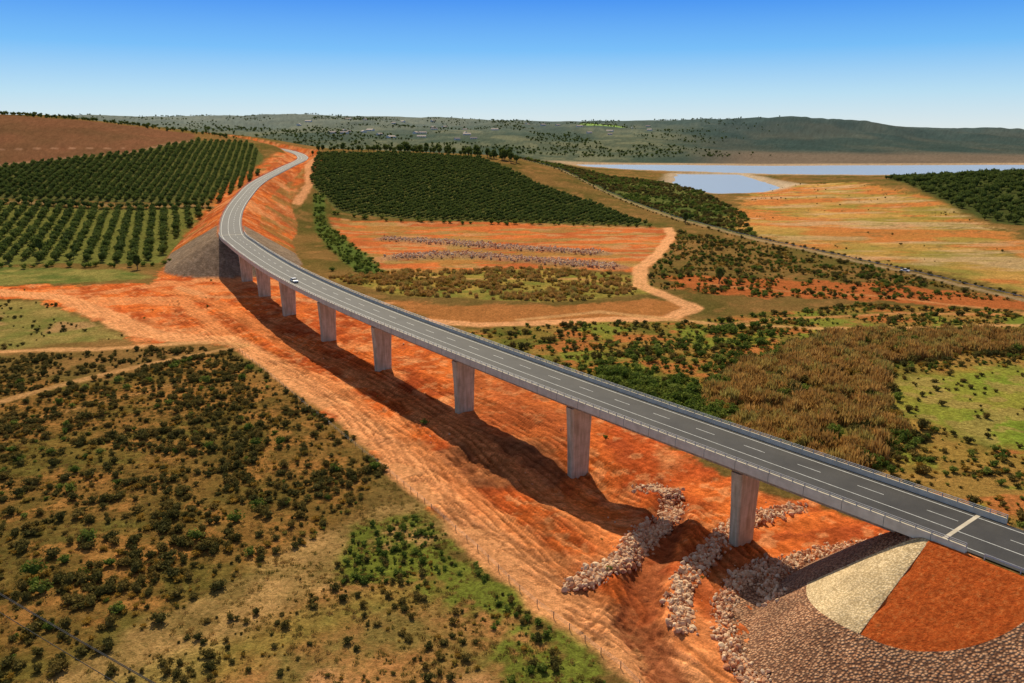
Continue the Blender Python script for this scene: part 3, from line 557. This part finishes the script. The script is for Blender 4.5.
# ---------------------------------------------------------------- rocks
def rock(seed,mt):
    r=np.random.default_rng(seed); bm=bmesh.new(); bmesh.ops.create_icosphere(bm,subdivisions=2,radius=.5)
    pl=[r.normal(size=3) for _ in range(9)]
    for q in bm.verts:
        p=np.array(q.co)
        for d in pl:
            d=d/np.linalg.norm(d); t=p@d
            if t>.33: p=p-d*(t-.33)
        p=p*np.array([1.2,.95,.75]); q.co=p.tolist()
    me=bpy.data.meshes.new('rock'); bm.to_mesh(me); bm.free(); me.materials.append(mt); return me
m,nt,b=mat('rubble_stone'); oi=N(nt,'ShaderNodeObjectInfo').outputs['Random']; c=ramp(nt,oi,[(0,(.52,.20,.09)),(.35,(.66,.41,.24)),(.7,(.78,.57,.37)),(1,(.56,.25,.12))]); f=noise(nt,3,6); c=mix(nt,1.,c,ramp(nt,f,[(.3,(.75,.75,.75)),(.7,(1.2,1.2,1.2))]),'MULTIPLY'); nt.links.new(c,b.inputs['Base Color']); bump(nt,b,f,.5,.1)
V_rk=variants('rock_kinds',[rock(s,m) for s in range(5)])
def rocks(name,pts,w,n,s0,s1):
    q=spline([(a,b_,0) for a,b_ in pts],.5); i_=rng.integers(0,len(q),n); x=q[i_,0]+rng.uniform(-1,1,n)*w*.7+rng.normal(size=n)*.6; y=q[i_,1]+rng.uniform(-1,1,n)*w*.7+rng.normal(size=n)*.6; z=terr(x,y)
    scatter(name,np.c_[x,y,z+.05+rng.random(n)*.2],sz(n,s0,s1,3),V_rk,rng.uniform(0,6.28,(n,3)))
rocks('riprap_rocks',rocks1,2.2,2300,.28,1.35); rocks('riprap_rocks',rocks2,1.8,1900,.28,1.3)
ring=[(CORN[0]+25.6*math.cos(a_),CORN[1]+25.6*math.sin(a_)) for a_ in np.linspace(math.radians(118),math.radians(250),14)]
rocks('riprap_rocks',ring,1.6,2200,.22,1.1)
ring=[tuple(ENDP[:2]+ENDF*a_+ENDN*b_) for a_,b_ in((17,14),(22,8),(23,0),(22,-8),(16,-20))]
rocks('riprap_rocks',ring,1.4,1000,.25,1.1)
for p in(row1,row2):
    q=spline([(a,b_,0) for a,b_ in p],.5); n=2200; i_=rng.integers(0,len(q),n); x=q[i_,0]+rng.normal(size=n)*2; y=q[i_,1]+rng.normal(size=n)*3.8
    scatter('rock_row',np.c_[x,y,terr(x,y)+1.0+rng.random(n)*.5],sz(n,.5,1.8),V_rk,rng.uniform(0,6.28,(n,3)))
x,y=sample(Z['redcorr'],1900,lambda x,y:np.clip((fbm(x/10,y/10,3,91)-.5)*6,.05,1)*(y<260)); ok=np.hypot(x-CORN[0],y-CORN[1])>25; x,y=x[ok],y[ok]; n=len(x); scatter('loose_stones',np.c_[x,y,terr(x,y)],sz(n,.1,.6,3),V_rk,rng.uniform(0,6.28,(n,3)))
x,y=sample(Z['redcorr'],130,lambda x,y:np.clip((fbm(x/10,y/10,3,93)-.5)*6,.0,1)); ok=np.hypot(x-CORN[0],y-CORN[1])>25; x,y=x[ok],y[ok]; put_scatter('pioneer_shrubs',x,y,sz(len(x),.2,.8),V_gr)
# ---------------------------------------------------------------- fence
wood=simple('weathered_timber',(.14,.10,.07),(.24,.18,.13),5,.9,.2)
def wire(name,p,rad,mt,parent=None):
    cu=bpy.data.curves.new(name,'CURVE'); cu.dimensions='3D'; cu.bevel_depth=rad; cu.bevel_resolution=1; s=cu.splines.new('POLY'); s.points.add(len(p)-1)
    for k,q in enumerate(p): s.points[k].co=(*q,1)
    cu.materials.append(mt); return link(bpy.data.objects.new(name,cu),parent)
fo=link(bpy.data.objects.new('farm_fence',None)); q=spline([(a,b_,0) for a,b_ in fence],3.5); q[:,2]=terr(q[:,0],q[:,1]); t,n=frame(q)
boxes('posts',[(a[0],a[1],a[2]-.3,a[2]+1.1,t[k,0],t[k,1],.04,.04) for k,a in enumerate(q)],wood,fo)
for h in(.5,.8,1.05): wire('wire',[(a[0],a[1],a[2]+h) for a in q],.008,steel,fo)
# ---------------------------------------------------------------- power line
pw=link(bpy.data.objects.new('power_line',None)); A=np.array([-114,123,9.5]); B=np.array([-3,53,9.5]); dark=simple('cable',(.02,.02,.02),(.035,.035,.035),1,.7,0)
for off,z in((0,0),(0.8,-.9),(-.8,-1.9)):
    wire('cable',[tuple(A+(B-A)*s+np.array([off*.53,off*.85,z-4*1.2*s*(1-s)])) for s in np.linspace(0,1,50)],.05,dark,pw)
for p in(A,B):
    g=float(terr([p[0]],[max(p[1],46)])[0]); wire('pole',[(p[0],p[1],g-1),(p[0],p[1],p[2]+.6)],.14,wood,pw); boxes('crossarm',[(p[0],p[1],p[2]-.1,p[2]+.05,.53,.85,1.2,.06)],wood,pw)
# ---------------------------------------------------------------- vehicles
glass=simple('dark_glass',(.02,.025,.03),(.03,.035,.04),1,.1,0); tyre=simple('rubber',(.02,.02,.02),(.03,.03,.03),4,.9,0)
white=simple('white_car_paint',(.75,.75,.76),(.8,.8,.8),1,.3,0)
def vehicle(name,loc,head,pick=False):
    e=link(bpy.data.objects.new(name,None)); e.location=loc; e.rotation_euler=(0,0,head)
    def prof(nm,pts,w,mt,w2=None):
        w2=w2 or w; n=len(pts); v=[(x,-(w if z<.95 else w2),z) for x,z in pts]+[(x,(w if z<.95 else w2),z) for x,z in pts]
        f=[tuple(range(n))[::-1],tuple(range(n,2*n))]+[(k,(k+1)%n,n+(k+1)%n,n+k) for k in range(n)]
        me=bpy.data.meshes.new(nm); me.from_pydata(v,[],f); me.materials.append(mt); o=link(bpy.data.objects.new(nm,me),e); bv=o.modifiers.new('b','BEVEL'); bv.width=.05; bv.segments=2
    prof('body',[(-2.15,.35),(2.1,.35),(2.2,.6),(2.1,.8),(1.1,.94),(-1.9,.94),(-2.2,.85)],.88,white)
    if pick: prof('cab_glass',[(1.0,.94),(.5,1.5),(-.6,1.5),(-.7,.94)],.86,glass,.7); prof('roof',[(.5,1.5),(.45,1.56),(-.55,1.56),(-.6,1.5)],.7,white,.7)
    else: prof('cab_glass',[(1.1,.94),(.45,1.38),(-1.2,1.38),(-1.9,.94)],.86,glass,.68); prof('roof',[(.45,1.38),(.35,1.46),(-1.1,1.46),(-1.2,1.38)],.7,white,.7)
    for x_ in(-1.35,1.35):
        for s in(-1,1):
            bm=bmesh.new(); bmesh.ops.create_cone(bm,cap_ends=True,segments=20,radius1=.34,radius2=.34,depth=.24); me=bpy.data.meshes.new('wheel'); bm.to_mesh(me); bm.free(); me.materials.append(tyre)
            o=link(bpy.data.objects.new('wheel',me),e); o.location=(x_,s*.82,.34); o.rotation_euler=(math.pi/2,0,0)
j=near_i(-74,279); t=TAN[j]; p=PATH[j]; vehicle('white_car',(p[0]+NRM[j,0]*3.2,p[1]+NRM[j,1]*3.2,p[2]+.01),math.atan2(-t[1],-t[0]))
vehicle('pickup_truck',(195,391,float(terr([195],[391])[0])+.1),math.atan2(99,-27)+.5,True)
# ---------------------------------------------------------------- distant farm houses
wallm=simple('whitewashed_wall',(.6,.57,.5),(.75,.72,.66),.5,.9,0); roofm=simple('roof_sheet',(.3,.2,.16),(.42,.36,.32),.3,.7,0)
for k in range(40):
    y_=random.uniform(2300,3600); x_=random.uniform(-.27,.17)*y_; z_=float(terr([x_],[y_])[0])-1; a_=random.uniform(0,3.14); L,W,Hh=random.uniform(7,14),random.uniform(4,7),random.uniform(3.5,5.5)
    e=link(bpy.data.objects.new('farm_house',None)); e.location=(x_,y_,z_); e.rotation_euler=(0,0,a_)
    me=bpy.data.meshes.new('walls'); v=[(sx*L,sy*W,z) for z in(0,Hh) for sx,sy in((-1,-1),(1,-1),(1,1),(-1,1))]+[(-L,0,Hh+3),(L,0,Hh+3)]
    me.from_pydata(v,[],[(0,1,5,4),(2,3,7,6),(1,2,6,9,5),(3,0,4,8,7)]); me.materials.append(wallm); link(bpy.data.objects.new('walls',me),e)
    me=bpy.data.meshes.new('roof'); q=.6; v=[(-L-q,-W-q,Hh-.3),(L+q,-W-q,Hh-.3),(L+q,0,Hh+3.15),(-L-q,0,Hh+3.15),(L+q,W+q,Hh-.3),(-L-q,W+q,Hh-.3)]
    me.from_pydata(v,[],[(0,1,2,3),(3,2,4,5)]); me.materials.append(roofm); link(bpy.data.objects.new('roof',me),e)
    boxes('windows',[(sx*L*.5,sy*(W+.05),1.5,3.2,1,0,1.0,.06) for sx in(-1,1) for sy in(-1,1)]+[(0,-(W+.05),0,2.6,1,0,.8,.06)],glass,e)
# ---------------------------------------------------------------- light, sky, camera
SD=Vector((-.22,.975,0)).normalized(); el=math.radians(42); sdv=Vector((SD.x*math.cos(el),SD.y*math.cos(el),math.sin(el)))
s=bpy.data.lights.new('sun','SUN'); s.energy=5.0; s.angle=math.radians(.5); s.color=(1,.88,.66); so=link(bpy.data.objects.new('sun',s)); so.rotation_euler=sdv.to_track_quat('Z','Y').to_euler()
w=bpy.data.worlds.new('World'); bpy.context.scene.world=w; w.use_nodes=True; nt=w.node_tree; bg=nt.nodes['Background']
sk=N(nt,'ShaderNodeTexSky',sky_type='NISHITA'); sk.sun_disc=False; sk.sun_elevation=el; sk.sun_rotation=math.atan2(SD.x,SD.y); sk.altitude=200; sk.dust_density=.6
tc=N(nt,'ShaderNodeTexCoord'); sx=N(nt,'ShaderNodeSeparateXYZ'); nt.links.new(tc.outputs['Generated'],sx.inputs[0])
g=ramp(nt,sx.outputs['Z'],[(0,(7.2,8.1,8.3)),(.04,(4.6,7.2,9.0)),(.09,(1.5,4.9,9.4)),(.15,(.2,2.5,8.8)),(.3,(1.2,2.0,4.0)),(1,(2.6,2.4,2.2))])
nt.links.new(mix(nt,.93,sk.outputs[0],g),bg.inputs[0]); bg.inputs[1].default_value=.1
c=bpy.data.cameras.new('camera'); c.lens=28; c.sensor_width=36; c.clip_start=1; c.clip_end=60000; co_=link(bpy.data.objects.new('camera',c)); co_.location=(0,0,CAMZ); co_.rotation_euler=(math.pi/2-math.radians(14.9),0,0); bpy.context.scene.camera=co_
vs=bpy.context.scene.view_settings; vs.view_transform='Standard'; vs.look='None'; vs.exposure=0
